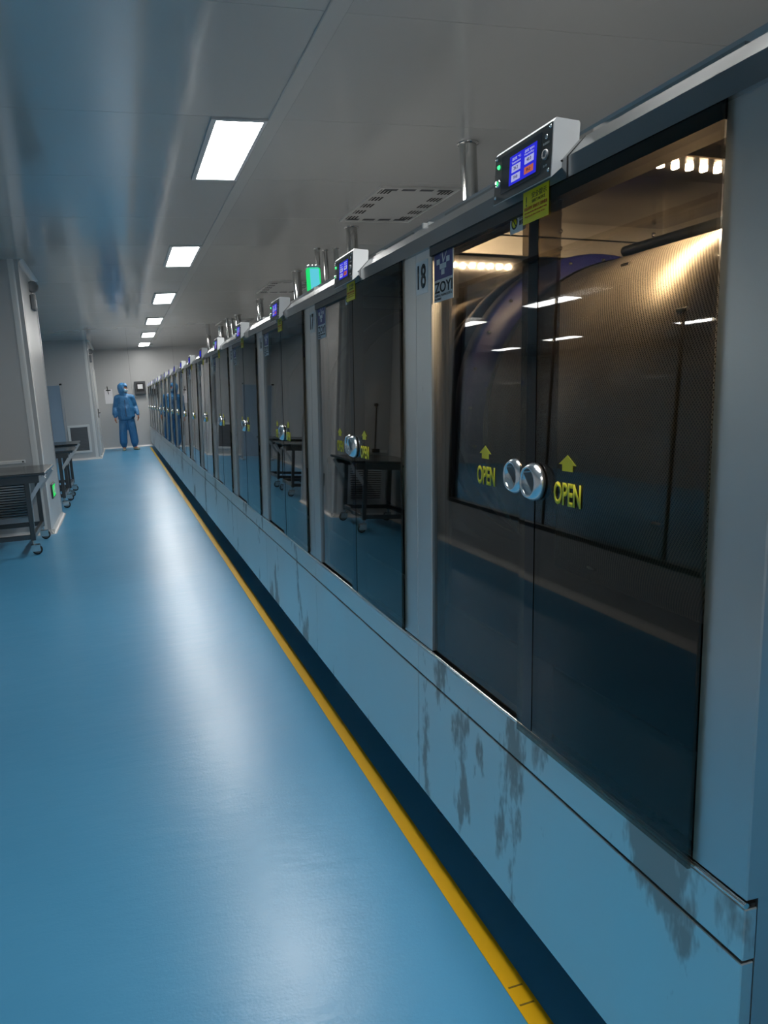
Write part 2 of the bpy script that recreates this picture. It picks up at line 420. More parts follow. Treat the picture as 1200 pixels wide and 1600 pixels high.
for x, y, lab in ((-3.75, 9.1, 'nearer one of the row close to the glass'), (-3.9, 12.1, 'farther one of the row close to the glass'),
                  (-6.45, 9.5, 'nearest one of the row deep in the room'), (-6.3, 13.1, 'middle one of the row deep in the room'), (-6.6, 16.0, 'farthest one of the row deep in the room')):
    o = light_src.copy(); COL.objects.link(o); o.location = (x, y, ZC)
    tag(o, 'white ceiling light beyond the left window, '+lab, 'ceiling light', 'lights of the neighbouring room')
    for ch in light_src.children:
        c2 = ch.copy(); COL.objects.link(c2); c2.parent = o

# ------------------------------------------------------------------ tumble dryers
P = 1.175; Y0 = 0.737; TH = math.atan(0.05); NM = 18
def ordinal(k):
    return ['first','second','third','fourth','fifth','sixth','seventh','eighth','ninth','tenth','eleventh','twelfth',
            'thirteenth','fourteenth','fifteenth','sixteenth','seventeenth','eighteenth'][k]
far_drop = []          # small parts left off the far copies
digits = []

def build_dryer():
    r = link('tumble_dryer', None); r.empty_display_size = 0.1
    small = far_drop.append
    # lower cladding
    MB().cham(0.0, 0.02, 0.0022, P-0.0022, 0.17, 0.489, 0.0015).build('base_panel', M['steel_base'], r)
    MB().cham(0.0, 0.02, 0.001, P-0.001, 0.4935, 0.566, 0.0015).build('sill_panel', M['steel_base'], r)
    B(0.012, 0.022, 0.005, P-0.005, 0.175, 0.57).build('base_backing', M['dark_gap'], r)
    sr = MB().tube((0.001, 0.0, 0.572), (0.001, P, 0.572), 0.0042, 10).build('sill_rod', M['rod'], r)
    # posts
    MB().cham(0.0, 0.05, 0.0, 0.102, 0.578, 1.575, 0.002).build('post', M['steel_front'], r)
    MB().cham(0.0, 0.05, 1.075, P-0.001, 0.578, 1.575, 0.002).build('post', M['steel_front'], r)
    # top rail with chamfered top edge
    MB().prism([(-0.011, 1.565), (-0.011, 1.598), (0.020, 1.631), (0.06, 1.637), (0.06, 1.565)], 'y', 0.0, P).build('top_rail', M['steel_rail'], r)
    B(-0.003, 0.05, 0.102, 1.075, 1.546, 1.565).build('door_track', M['black'], r)
    B(0.06, 1.62, 0.0, P, 1.645, 1.665).build('top_cover', M['steel_top'], r)
    # outer sides and back
    B(0.021, 1.62, 0.002, 0.012, 0.17, 1.645).build('side_panel', M['steel_front'], r)
    B(0.03, 1.62, P-0.012, P-0.004, 0.17, 1.645).build('side_panel', M['steel_front'], r)
    B(1.60, 1.62, 0.012, P-0.012, 0.17, 1.645).build('back_panel', M['steel_front'], r)
    B(0.03, 1.60, 0.012, P-0.012, 0.17, 0.185).build('bottom_panel', M['steel_front'], r)
    for fx in (0.14, 1.4):
        for fy in (0.12, P-0.12):
            MB().lathe((fx, fy, 0.006), (0, 0, 1), [(0, 0), (0.035, 0), (0.03, 0.012), (0.012, 0.02), (0.012, 0.165), (0, 0.165)], 14).build('foot', M['rod'], r)
    # inner front frame with the opening
    B(0.034, 0.042, 0.112, 1.072, 0.575, 0.70).build('inner_panel', M['dark_gap'], r)  # near-black colour stands in for the shade of the interior
    B(0.034, 0.042, 1.046, 1.072, 0.70, 1.545).build('inner_frame_strip', M['steel_in'], r)
    B(0.034, 0.042, 0.112, 0.140, 0.70, 1.545).build('inner_frame_strip', M['steel_in'], r)
    B(0.034, 0.040, 0.140, 1.046, 0.698, 0.707).build('opening_gasket', M['black'], r)
    B(0.034, 0.040, 1.043, 1.048, 0.707, 1.545).build('opening_gasket', M['black'], r)
    # chamber
    B(0.95, 0.96, 0.115, 1.075, 0.60, 1.56).build('chamber_back', M['steel_dark'], r)
    B(0.045, 0.96, 1.062, 1.070, 0.60, 1.64).build('chamber_side', M['steel_mirror'], r)
    B(0.045, 0.96, 0.115, 0.123, 0.60, 1.64).build('chamber_side', M['steel_in'], r)
    B(0.045, 0.96, 0.115, 1.07, 0.60, 0.61).build('chamber_floor', M['steel_dark'], r)
    B(0.034, 0.96, 0.115, 1.07, 1.636, 1.644).build('chamber_ceiling', M['steel_in'], r)
    sp_ = B(0.045, 0.63, 1.054, 1.062, 1.553, 1.636).build('side_plate', M['steel_plate'], r)
    sp2 = B(0.045, 0.63, 1.050, 1.062, 1.600, 1.636).build('side_plate', M['steel_plate'], r)
    B(0.63, 0.64, 0.123, 1.062, 1.553, 1.636).build('hood_plate', M['steel_plate'], r)
    B(0.634, 0.96, 0.123, 1.062, 1.545, 1.553).build('hood_plate', M['steel_plate'], r)
    for z_ in (1.5515, 1.5985):
        B(0.045, 0.628, 1.0475, 1.054, z_, z_+0.0022).build('plate_joint', M['dark_gap'], r)
        B(0.6265, 0.6315, 0.123, 1.050, z_, z_+0.0022).build('plate_joint', M['dark_gap'], r)
    for bx_, bz in ((0.10, 1.575), (0.33, 1.575), (0.60, 1.578), (0.33, 1.615), (0.60, 1.62)):
        small(MB().lathe((bx_, 1.055, bz), (0, -1, 0), [(0, 0.012), (0.005, 0.012), (0.007, 0.008), (0.007, 0.0)], 10).build('bolt', M['rod'], r))
    # drum
    dr = link('drum', MB().lathe((0, 0.135, 0), (0, 1, 0), [(0.372, 0.0), (0.38, 0.0), (0.38, 0.735), (0.372, 0.735)], 96, True).mesh('drum', M['drum']), r)
    dr.location = (0.432, 0, 1.145)
    for yy in (0.12, 0.875):
        ring = MB().lathe((0.432, yy, 1.145), (0, 1, 0), [(0.33, 0), (0.383, 0), (0.383, 0.012), (0.33, 0.012)], 72, True).build('drum_rim', M['steel_in'], r)
    fl_ = MB().lathe((0.412, 0.985, 1.190), (0, 1, 0), [(0.20, 0), (0.360, 0), (0.366, 0.006), (0.366, 0.05), (0.20, 0.05)], 72, True).build('drum_flange', M['ring_blue'], r)
    for k in range(24):
        a = 2*PI*k/24; small(MB().lathe((0.412+0.35*math.cos(a), 0.985, 1.190+0.35*math.sin(a)), (0, -1, 0), [(0, 0.005), (0.004, 0.005), (0.005, 0)], 6).build('flange_bolt', M['rod'], r))
    for k in range(14):
        a = 2*PI*k/14+0.35; yy = 0.30 if k % 2 else 0.62
        px, pz = 0.432+0.381*math.cos(a), 1.145+0.381*math.sin(a)
        small(MB().tube((px, yy-0.012, pz), (px, yy+0.012, pz), 0.0045, 8).build('drum_clip', M['rod'], r))
    MB().tube((0.415, 0.125, 1.546), (0.415, 0.90, 1.546), 0.012, 12).build('cross_bar', M['cart'], r)
    MB().tube((0.432, 0.93, 1.145), (0.432, 1.07, 1.145), 0.05, 20).build('drum_shaft', M['steel_in'], r)
    # light strip across the chamber
    ls = MB().cham(0.05, 0.52, 0.465, 0.60, 1.622, 1.636, 0.002).build('light_strip', M['steel_in'], r)
    for k in range(14):
        led = B(0.064+k*0.031, 0.071+k*0.031, 0.517, 0.529, 1.618, 1.6225).build('chamber_led', M['led_off'], ls)
    # doors
    ld = MB().cham(0.008, 0.014, 0.505, 1.078, 0.580, 1.5455, 0.0008).build('sliding_door', M['glass'], r)
    rd = MB().cham(-0.010, -0.004, 0.098, 0.600, 0.582, 1.5645, 0.0008).build('sliding_door', M['glass'], r)
    B(-0.0112, -0.010, 0.540, 0.574, 0.585, 1.5645).build('edge_seal', M['gloss_black'], rd)
    for d, xf, hy, oy, ay, dep in ((ld, 0.008, 0.645, 0.783, 0.786, 0.016), (rd, -0.0112, 0.533, 0.428, 0.428, 0.020)):
        hr = MB().lathe((xf, hy, 1.063), (-1, 0, 0), [(0.026, 0), (0.0340, 0), (0.0345, dep*0.1), (0.0345, dep*0.38), (0.0280, dep), (0.0255, dep), (0.0240, dep*0.85), (0.0240, dep*0.2), (0.0, dep*0.2), (0.0, 0.0)], 40).build('handle_ring', M['handle'], d)
        fb = MB(); pts = []
        for i in range(13):
            a = PI*i/12; pts.append((hy+0.0225*math.cos(a)*0.75-0.0225*math.sin(a)*0.5, 1.063+0.0225*math.cos(a)*0.72-0.0225*math.sin(a)*0.62))
        fb.prism(pts, 'x', xf-dep*0.9, xf-dep*0.2).build('handle_flap', M['grey_plastic'], d)
        text_on('open_lettering', 'OPEN', oy, 1.051, xf-0.0004, 0.086, 0.040, M['yellow_print'], d, 0.03)
        az = 1.0865 if d is ld else 1.0900
        ar = MB().prism([(ay-0.0165, az), (ay+0.0165, az), (ay+0.0165, az+0.011), (ay+0.0275, az+0.011), (ay, az+0.0275), (ay-0.0275, az+0.011), (ay-0.0165, az+0.011)], 'x', xf-0.0007, xf-0.0001)
        ar.build('open_arrow', M['yellow_print'], d)
    # number plate on the post
    npl = B(-0.0015, 0.0, 1.093, 1.170, 1.467, 1.545).build('number_plate', M['sticker_white'], r)
    # brand plate on the left door
    bpx = 0.0076
    bl = B(bpx-0.001, 0.0081, 0.947, 1.061, 1.428, 1.560).build('brand_plate', M['sticker_white'], r); bl.location = (0, 0.009, 0.010)
    B(bpx-0.0014, bpx-0.0008, 0.951, 1.058, 1.478, 1.557).build('logo_field', M['sticker_blue'], bl)
    def blk(yc, zc_): small(B(bpx-0.0018, bpx-0.0013, yc-0.0095, yc+0.0095, zc_-0.006, zc_+0.006).build('logo_block', M['sticker_white'], bl))
    for yc, zc_ in ((1.034, 1.518), (0.976, 1.518), (1.0155, 1.506), (0.9955, 1.506), (1.0055, 1.493)): blk(yc, zc_)
    chk = MB()
    for q in (((1.006, 1.513), (1.001, 1.514), (0.966, 1.555), (0.969, 1.554)), ((1.006, 1.513), (1.000, 1.516), (1.010, 1.544), (1.014, 1.541)), ((1.014, 1.541), (1.010, 1.544), (1.022, 1.533), (1.023, 1.530))):
        chk.prism(q, 'x', bpx-0.0018, bpx-0.0013)
    small(chk.build('logo_check', M['sticker_white'], bl))
    small(text_on('brand_lettering', 'ZOYI', 1.004, 1.460, bpx-0.0012, 0.106, 0.025, M['print_black'], bl, 0.02))
    small(text_on('brand_line', 'CHEMICAL PHARMACEUTICAL', 1.004, 1.4415, bpx-0.0012, 0.104, 0.0052, M['print_black'], bl))
    small(text_on('brand_line', 'MACHINERY', 1.036, 1.434, bpx-0.0012, 0.040, 0.0050, M['print_black'], bl))
    # stickers at the top of the doors
    ys = B(-0.0208, -0.0203, 0.512, 0.602, 1.520, 1.575).build('safety_sticker', M['sticker_yellow'], r); ys.location = (0.0088, -0.007, 0.0)
    xs = -0.0209
    small(text_on('sticker_heading', '安全提示', 0.545, 1.5645, xs, 0.052, 0.010, M['print_black'], ys))
    small(text_on('sticker_mark', '!', 0.590, 1.558, xs, 0.003, 0.017, M['print_black'], ys, 0.02))
    small(text_on('sticker_line', 'SAFETY NOTICE', 0.547, 1.5545, xs, 0.046, 0.005, M['print_black'], ys))
    small(text_on('sticker_line', '设备运转时 请勿打开 请勿靠近', 0.557, 1.5450, xs, 0.082, 0.006, M['print_red'], ys))
    small(text_on('sticker_line', 'Do not open the door while the machine is running', 0.557, 1.5375, xs, 0.078, 0.0036, M['print_red'], ys))
    small(text_on('sticker_line', 'Keep hands clear of the drum', 0.560, 1.5315, xs, 0.070, 0.0034, M['print_red'], ys))
    ws = B(-0.0204, -0.0199, 0.590, 0.651, 1.519, 1.570).build('warning_sticker', M['sticker_white'], r); ws.location = (0.0278, 0.031, 0.0015)
    wy = B(-0.0207, -0.0203, 0.592, 0.649, 1.556, 1.568).build('warning_header', M['sticker_yellow'], ws)
    small(text_on('sticker_heading', '⚠警告', 0.627, 1.562, -0.0208, 0.036, 0.008, M['print_black'], ws))
    small(MB().lathe((-0.0204, 0.634, 1.538), (-1, 0, 0), [(0.009, 0), (0.012, 0), (0.012, 0.0005), (0.009, 0.0005)], 20, True).build('prohibition_ring', M['print_black'], ws))
    small(MB().lathe((-0.0204, 0.634, 1.538), (-1, 0, 0), [(0, 0.0003), (0.0092, 0.0003), (0.0092, 0)], 20).build('prohibition_disc', M['sticker_yellow'], ws))
    small(MB().prism([(0.641, 1.544), (0.6395, 1.5455), (0.627, 1.532), (0.6285, 1.5305)], 'x', -0.0211, -0.0206).build('prohibition_bar', M['print_black'], ws))
    small(text_on('sticker_line', '禁止\n触摸', 0.607, 1.540, -0.0206, 0.016, 0.020, M['print_black'], ws))
    # control box
    cb = MB().prism([(-0.010, 1.600), (-0.034, 1.578), (-0.030, 1.672), (-0.026, 1.678), (0.016, 1.676), (0.018, 1.672), (0.016, 1.636), (-0.018, 1.606)], 'y', 0.495, 0.713).build('control_box', M['box_white'], r); cb.scale = (1, 0.972, 0.93); cb.location = (0.004, 0.466-0.495*0.972, 1.5695-1.578*0.93)
    def onbox(y, z, dx=0.0): return (-0.034+(z-1.584)*0.0455-dx, y, z)
    def panel(name, y0, y1, z0, z1, d0, d1, mat, par):
        mb = MB()
        vs = [onbox(y0, z0, d0), onbox(y1, z0, d0), onbox(y1, z1, d0), onbox(y0, z1, d0), onbox(y0, z0, d1), onbox(y1, z0, d1), onbox(y1, z1, d1), onbox(y0, z1, d1)]
        return mb.add(vs, [(0,3,2,1),(4,5,6,7),(0,1,5,4),(1,2,6,5),(2,3,7,6),(3,0,4,7)]).build(name, mat, par)
    panel('front_plate', 0.498, 0.710, 1.5805, 1.6715, -0.001, 0.0012, M['box_face'], cb)
    panel('screen_bezel', 0.532, 0.682, 1.5935, 1.6640, 0.0012, 0.0017, M['box_face2'], cb)
    scr = panel('screen', 0.547, 0.648, 1.6005, 1.6540, 0.0017, 0.0022, M['screen_blue'], cb)
    for (y0_, z0_, mt) in ((0.605, 1.622, 'screen_white'), (0.556, 1.624, 'screen_white'), (0.605, 1.605, 'screen_white'), (0.556, 1.606, 'screen_red')):
        small(panel('screen_field', y0_, y0_+0.033, z0_, z0_+0.0125, 0.0022, 0.0026, M[mt], cb))
    for yy, zz, s_ in ((0.621, 1.6465, '温度 ℃'), (0.573, 1.6475, '湿度 %RH'), (0.6215, 1.639, 'Temperature'), (0.573, 1.641, 'Humidity')):
        small(text_on('screen_lettering', s_, yy, zz, onbox(0, zz, 0.0024)[0], 0.034, 0.005, M['screen_white'], cb))
    for yy, zz, s_ in ((0.6215, 1.6285, '26.2'), (0.5725, 1.6305, '48.0'), (0.6215, 1.6115, '手动'), (0.5725, 1.6125, '停止')):
        small(text_on('screen_lettering', s_, yy, zz, onbox(0, zz, 0.0029)[0], 0.016, 0.006, M['screen_ink'], cb))
    for yy, zz in ((0.504, 1.592), (0.704, 1.592), (0.504, 1.665), (0.704, 1.665)):
        small(MB().lathe(onbox(yy, zz, 0.001), (-1, 0, 0), [(0, 0.0025), (0.002, 0.0022), (0.0035, 0)], 10).build('screw', M['chrome'], cb))
    small(MB().lathe(onbox(0.694, 1.648, 0.001), (-1, 0, 0), [(0, 0.003), (0.003, 0.0028), (0.0045, 0)], 12).build('indicator_lamp', M['led_green'], cb))
    gb = MB().lathe(onbox(0.694, 1.617, 0.001), (-1, 0, 0), [(0.005, 0.003), (0.007, 0.003), (0.0075, 0)], 16).build('start_button', M['chrome'], cb)
    small(gb)
    small(MB().lathe(onbox(0.694, 1.617, 0.001), (-1, 0, 0), [(0, 0.002), (0.0048, 0.0018), (0.005, 0)], 12).build('start_lamp', M['led_green'], cb))
    small(MB().lathe(onbox(0.516, 1.651, 0.001), (-1, 0, 0), [(0, 0.001), (0.002, 0.001), (0.003, 0.002), (0.004, 0)], 12).build('socket', M['chrome'], cb))
    small(MB().lathe(onbox(0.516, 1.621, 0.001), (-1, 0, 0), [(0, 0.0018), (0.005, 0.0018), (0.0055, 0.003), (0.0085, 0.003), (0.009, 0)], 20).build('stop_button', M['grey_plastic'], cb))
    small(text_on('button_lettering', '备用接口', 0.516, 1.640, onbox(0, 1.640, 0.0014)[0], 0.020, 0.004, M['box_white'], cb))
    small(text_on('button_lettering', '急停', 0.516, 1.602, onbox(0, 1.602, 0.0014)[0], 0.014, 0.004, M['box_white'], cb))
    # clip of the rail beside the box
    small(MB().prism([(-0.012, 1.565), (-0.012, 1.5985), (0.020, 1.632), (0.021, 1.632), (0.021, 1.565)], 'y', 0.447, 0.4495).build('rail_joint', M['black'], r))
    return r

proto = build_dryer()
def copy_tree(o, parent, drop):
    c = o.copy(); COL.objects.link(c); c.parent = parent
    for ch in o.children:
        if ch.name in drop: continue
        copy_tree(ch, c, drop)
    return c
drop_names = set(o.name for o in far_drop)
dry = [proto]
for k in range(1, NM):
    dry.append(copy_tree(proto, None, drop_names if k >= 5 else set()))
for k, d in enumerate(dry):
    d.location = (0.6568, Y0+k*P, 0); d.rotation_euler = (0, TH, 0)
    num = 18-k
    if k == 0: lab = 'nearest stainless tumble dryer, numbered 18, with a lit perforated drum behind glass'
    elif k == 1: lab = 'stainless tumble dryer numbered 17 with dark glass doors, second in the row'
    elif k == 2: lab = 'stainless tumble dryer with dark glass doors, third from the camera, beyond number 17'
    elif k == NM-1: lab = 'last stainless tumble dryer of the row, against the far wall'
    else: lab = ordinal(k)+' stainless tumble dryer of the row, counted from the camera'
    tag(d, lab, 'dryer', 'row of tumble dryers')
    for ch in d.children:
        nm = ch.name.split('.')[0]
        if nm == 'number_plate' and k < 8:
            text_on('plate_number', str(num), 1.1315, 1.508, -0.0016, 0.056 if num > 9 else 0.026, 0.058, M['print_black'], ch, 0.025)
        if nm == 'sliding_door' and k == 0 and min(v.co.x for v in ch.data.vertices) < 0:
            me_ = MB().cham(-0.010, -0.004, 0.098, 0.600, 0.566, 1.5645, 0.0008).mesh('sliding_door', M['glass']); ch.data = me_
        if nm == 'light_strip' and k == 0:
            for l in ch.children:
                l.material_slots[0].link = 'OBJECT'; l.material_slots[0].material = M['led_on']

# ------------------------------------------------------------------ floor tape
tp = MB().cham(0.630, 0.676, -3.0, 21.9, 0.0, 0.0025, 0.001).build('floor_tape', M['tape'])
tag(tp, 'long yellow marking tape on the blue floor beside the dryers', 'floor tape')
for y in (1.285, 1.335):
    MB().box(0.636, 0.668, y, y+0.004, 0.0024, 0.0031).build('tape_crease', M['tape_crease'], tp)

# ------------------------------------------------------------------ exhaust pipes
def pipe(x, y, r, lab):
    t_ = thing('exhaust_pipe', (x, y, 1.667), lab, 'pipe', 'exhaust pipes up to the ceiling')
    MB().tube((0, 0, 0), (0, 0, ZC-1.667), r, 24, caps=True).build('duct', M['pipe'], t_)
    MB().lathe((0, 0, ZC-1.667-0.012), (0, 0, 1), [(r, 0), (r*1.25, 0.004), (r*1.25, 0.012)], 24).build('ceiling_collar', M['pipe'], t_)
    MB().lathe((0, 0, 0), (0, 0, 1), [(r*1.25, 0), (r*1.25, 0.02), (r, 0.024)], 24).build('base_collar', M['pipe'], t_)
pipe(2.09, 4.50, 0.051, 'polished exhaust pipe nearest the camera, left of the large control box')
pipe(2.06, 6.88, 0.050, 'polished exhaust pipe rising just behind the second control box')
pipe(2.11, 9.38, 0.050, 'polished exhaust pipe left of the green signal lamp')
pipe(2.12, 12.05, 0.050, 'polished exhaust pipe above the third control box')
pipe(2.12, 14.35, 0.050, 'polished exhaust pipe, fifth full-width one from the camera')
pipe(2.08, 16.50, 0.050, 'polished exhaust pipe, sixth full-width one from the camera')
pipe(2.08, 18.80, 0.050, 'polished exhaust pipe, farthest of the row')
for i, (x, y) in enumerate(((2.00, 7.90), (2.10, 7.98), (2.19, 7.90))):
    pipe(x, y, 0.026, ['left','middle','right'][i]+' thin pipe of the cluster between signal lamp and second control box')
for i, (x, y) in enumerate(((2.00, 14.9), (2.10, 14.98))):
    pipe(x, y, 0.026, ['left','right'][i]+' thin pipe of the far pair near the ceiling')

# ------------------------------------------------------------------ ceiling vents
def vent(x0, x1, y0, y1, lab):
    cx, cy = (x0+x1)/2, (y0+y1)/2; hx, hy = (x1-x0)/2, (y1-y0)/2
    t_ = thing('ceiling_vent', (cx, cy, ZC), lab, 'vent', 'air diffusers in the ceiling')
    B(-hx, hx, -hy, hy, -0.006, 0).build('plate', M['vent_white'], t_)
    fr = MB()
    for a in ((-hx, hx, -hy, -hy+0.02), (-hx, hx, hy-0.02, hy), (-hx, -hx+0.02, -hy+0.02, hy-0.02), (hx-0.02, hx, -hy+0.02, hy-0.02)): fr.box(*a, -0.014, -0.006)
    fr.build('frame', M['vent_white'], t_)
    for k in range(5):
        yc = -hy+0.13+k*(2*hy-0.26)/4
        for s_ in (-1, 1):
            for j in range(4):
                xc = s_*(hx-0.07)+(j-1.5)*0.026
                B(xc-0.007, xc+0.007, yc-0.055, yc+0.055, -0.0075, -0.0055).build('slot', M['vent_dark'], t_)
    for s_ in (-1, 1):
        for k in range(4):
            xc = -hx+0.10+k*(2*hx-0.2)/3
            B(xc-0.05, xc+0.05, s_*(hy-0.07)-0.03, s_*(hy-0.07)+0.03, -0.0075, -0.0055).build('slot', M['grille_grey'], t_)
vent(1.88, 2.49, 5.50, 6.62, 'square white ceiling air diffuser nearest the camera, behind the first exhaust pipe')
vent(1.95, 2.55, 10.2, 11.3, 'second white ceiling air diffuser, left of the third control box')
vent(1.95, 2.55, 15.2, 16.3, 'third white ceiling air diffuser, farthest along the ceiling')

# ------------------------------------------------------------------ signal lamp
sl = thing('signal_lamp', (1.10, 4.47, 1.667), 'green glowing signal lamp with cyan face standing above the dryers', 'signal lamp')
MB().tube((0, 0, 0), (0, 0, 0.06), 0.02, 12).build('stem', M['rod'], sl)
MB().cham(-0.036, 0.036, -0.03, 0.03, 0.06, 0.25, 0.006).build('lens', M['lamp_green'], sl)
MB().cham(-0.026, 0.026, -0.033, -0.0295, 0.06, 0.245, 0.0015).build('lit_face', M['lamp_cyan'], sl)
cp = MB().cham(-0.038, 0.038, -0.032, 0.032, 0.25, 0.262, 0.002).build('cap', M['chrome'], sl)
for x in (-0.02, 0.0, 0.02): MB().lathe((x, 0, 0.262), (0, 0, 1), [(0.007, 0), (0.007, 0.006), (0, 0.009)], 10).build('cap_nut', M['chrome'], cp)

# ------------------------------------------------------------------ bay fittings
lv = thing('louvre_grille', (-1.15, AY0, 0.40), 'grey louvred return grille low on the bay wall behind the nearest cart', 'grille')
fr = MB()
for a in ((-0.24, 0.24, 0.21, 0.26), (-0.24, 0.24, -0.26, -0.21), (-0.24, -0.19, -0.21, 0.21), (0.19, 0.24, -0.21, 0.21)):
    fr.cham(a[0], a[1], -0.012, 0.0, a[2], a[3], 0.002)
fr.build('frame', M['alu'], lv)
B(-0.19, 0.19, -0.002, 0.0, -0.21, 0.21).build('backing', M['vent_dark'], lv)
slm = MB().prism([(-0.010, 0.0), (-0.011, 0.003), (-0.002, 0.017), (-0.001, 0.013)], 'x', -0.19, 0.19).mesh('slat', M['alu'])
for k in range(17):
    link('slat', slm, lv, (0, 0, -0.208+k*0.0247))
br = MB().cham(-1.40, -0.925, AY0-0.016, AY0, 0.715, 0.748, 0.003).build('wall_bumper', M['cove'])
tag(br, 'white horizontal bumper bar on the bay wall above the louvred grille', 'bumper bar')
MB().lathe((-0.945, AY0-0.016, 0.731), (0, -1, 0), [(0, 0.001), (0.006, 0.001), (0.008, 0)], 12).build('screw', M['rubber'], br)
rodt = thing('latch_rod', (-1.25, AY0, 0.98), 'black vertical latch rod with lever on the bay wall', 'latch')
MB().tube((0, -0.03, -0.24), (0, -0.03, 0.26), 0.008, 10).build('rod', M['rubber'], rodt)
MB().lathe((0, 0, 0.26), (0, -1, 0), [(0.02, 0), (0.02, 0.04), (0, 0.045)], 14).build('knob', M['rubber'], rodt)
MB().cham(-0.05, 0.03, -0.05, 0, -0.26, -0.22, 0.004).build('lever', M['rubber'], rodt)
ex = thing('exit_sign', (AX, 8.98, 0.37), 'small green lit exit sign low on the bay side wall', 'exit sign')
MB().cham(0, 0.018, -0.17, 0.17, -0.075, 0.075, 0.005).build('case', M['monitor_grey'], ex)
lf = B(0.018, 0.0195, -0.15, 0.15, -0.058, 0.058).build('lit_face', M['exit_green'], ex)
mb = MB(); mb.prism([(-0.10, -0.012), (-0.10, 0.012), (-0.05, 0.012), (-0.05, 0.035), (0.0, 0.0), (-0.05, -0.035), (-0.05, -0.012)], 'x', 0.0195, 0.0202).build('arrow', M['paper'], lf)
mb = MB().box(0.0195, 0.0202, 0.03, 0.11, -0.04, 0.04).build('running_mark', M['paper'], lf)
sw = thing('wall_socket', (AX, 8.66, 0.60), 'small white wall socket above the exit sign', 'socket')
MB().cham(0, 0.012, -0.045, 0.045, -0.045, 0.045, 0.003).build('plate', M['cove'], sw)
MB().cham(0.012, 0.014, -0.02, 0.02, -0.02, 0.02, 0.001).build('insert', M['grey_plastic'], sw)
def emergency(x, y, z, lab):
    e = thing('emergency_light', (x, y, z), lab, 'emergency light', 'emergency lights on the bay walls')
    MB().cham(0, 0.05, -0.09, 0.09, -0.21, -0.05, 0.012).build('battery_case', M['grey_plastic'], e)
    MB().tube((0.02, 0, -0.05), (0.03, 0, 0.02), 0.008, 10).build('bracket', M['alu'], e)
    MB().lathe((0.03, 0.0, 0.03), (0.35, -1, 0), [(0, -0.035), (0.045, -0.03), (0.06, 0.0), (0.06, 0.02), (0.05, 0.025), (0.04, 0.012), (0, 0.01)], 20).build('lamp_head', M['grey_plastic'], e)
    MB().cham(0.049, 0.0515, -0.05, 0.05, -0.18, -0.10, 0.001).build('cover_label', M['paper'], e)
emergency(AX, 9.25, 2.45, 'round emergency lamp over a grey box, high on the near bay wall')
emergency(BX, 19.3, 2.36, 'round emergency lamp over a grey box, high on the far bay wall')

# door in the far bay
dr_ = link('door_1', None); struct(dr_); dr_.location = (BX, 21.0, 0)
fm = MB(); fm.box(0, 0.02, -0.95, -0.90, 0, 2.08); fm.box(0, 0.02, 0.90, 0.95, 0, 2.08); fm.box(0, 0.02, -0.90, 0.90, 2.03, 2.08); fm.build('door_frame', M['alu'], dr_)
B(0, 0.012, -0.90, -0.002, 0.01, 2.03).build('door_leaf', M['door_paint'], dr_)
lf2 = B(0, 0.012, 0.002, 0.90, 0.01, 2.03).build('door_leaf', M['door_paint'], dr_)
hp = MB().cham(0.012, 0.03, -0.12, -0.06, 0.88, 1.10, 0.003).build('handle_plate', M['rubber'], dr_)
MB().tube((0.03, -0.09, 1.0), (0.065, -0.09, 1.0), 0.01, 10).tube((0.06, -0.09, 1.0), (0.06, -0.22, 1.0), 0.009, 10).build('handle', M['rubber'], hp)

# grille and screen on the far bay front
gr = thing('return_grille', (-0.93, BY0, 0.47), 'dark return air grille in a white frame on the far bay wall', 'grille')
fr = MB()
for a in ((-0.23, 0.23, 0.26, 0.31), (-0.23, 0.23, -0.31, -0.26), (-0.23, -0.18, -0.26, 0.26), (0.18, 0.23, -0.26, 0.26)):
    fr.cham(a[0], a[1], -0.015, 0, a[2], a[3], 0.003)
fr.build('frame', M['cove'], gr)
B(-0.18, 0.18, -0.004, 0, -0.26, 0.26).build('mesh_panel', M['grille_grey'], gr)
slm = MB().prism([(-0.009, 0.0), (-0.010, 0.003), (-0.004, 0.022), (-0.004, 0.018)], 'x', -0.18, 0.18).mesh('slat', M['grille_grey'])
for k in range(16): link('slat', slm, gr, (0, 0, -0.255+k*0.032))
ms = thing('partition_screen', (-1.33, 17.6, 0), 'pale blue partition board with an aluminium edge post beside the grille', 'partition')
MB().cham(-0.40, 0.20, -0.012, 0.012, 0.08, 1.64, 0.004).build('board', M['pale_blue'], ms)
for x in (-0.42, 0.22):
    po = MB().cham(x-0.02, x+0.02, -0.02, 0.02, 0.04, 1.64, 0.004).build('post', M['alu'], ms)
    MB().cham(x-0.025, x+0.025, -0.025, 0.025, 1.64, 1.675, 0.006).build('post_cap', M['rubber'], po)
    MB().cham(x-0.03, x+0.03, -0.22, 0.22, 0.0, 0.04, 0.006).build('foot', M['alu'], ms)
# strip curtain doorway in the recess
do = link('door_2', None); struct(do); do.location = (XRC, 13.6, 0)
fm = MB(); fm.box(0, 0.03, -0.85, -0.80, 0, 2.15); fm.box(0, 0.03, 0.80, 0.85, 0, 2.15); fm.box(0, 0.03, -0.80, 0.80, 2.10, 2.15); fm.build('door_frame', M['alu'], do)
B(0, 0.003, -0.80, 0.80, 0.0, 2.10).build('opening', M['dark_gap'], do)
sm = B(0.004, 0.008, -0.098, 0.098, 0.03, 2.09).mesh('curtain_strip', M['strip_pvc'])
for k in range(8): link('curtain_strip', sm, do, (0.003*(k % 2), -0.70+k*0.2, 0))

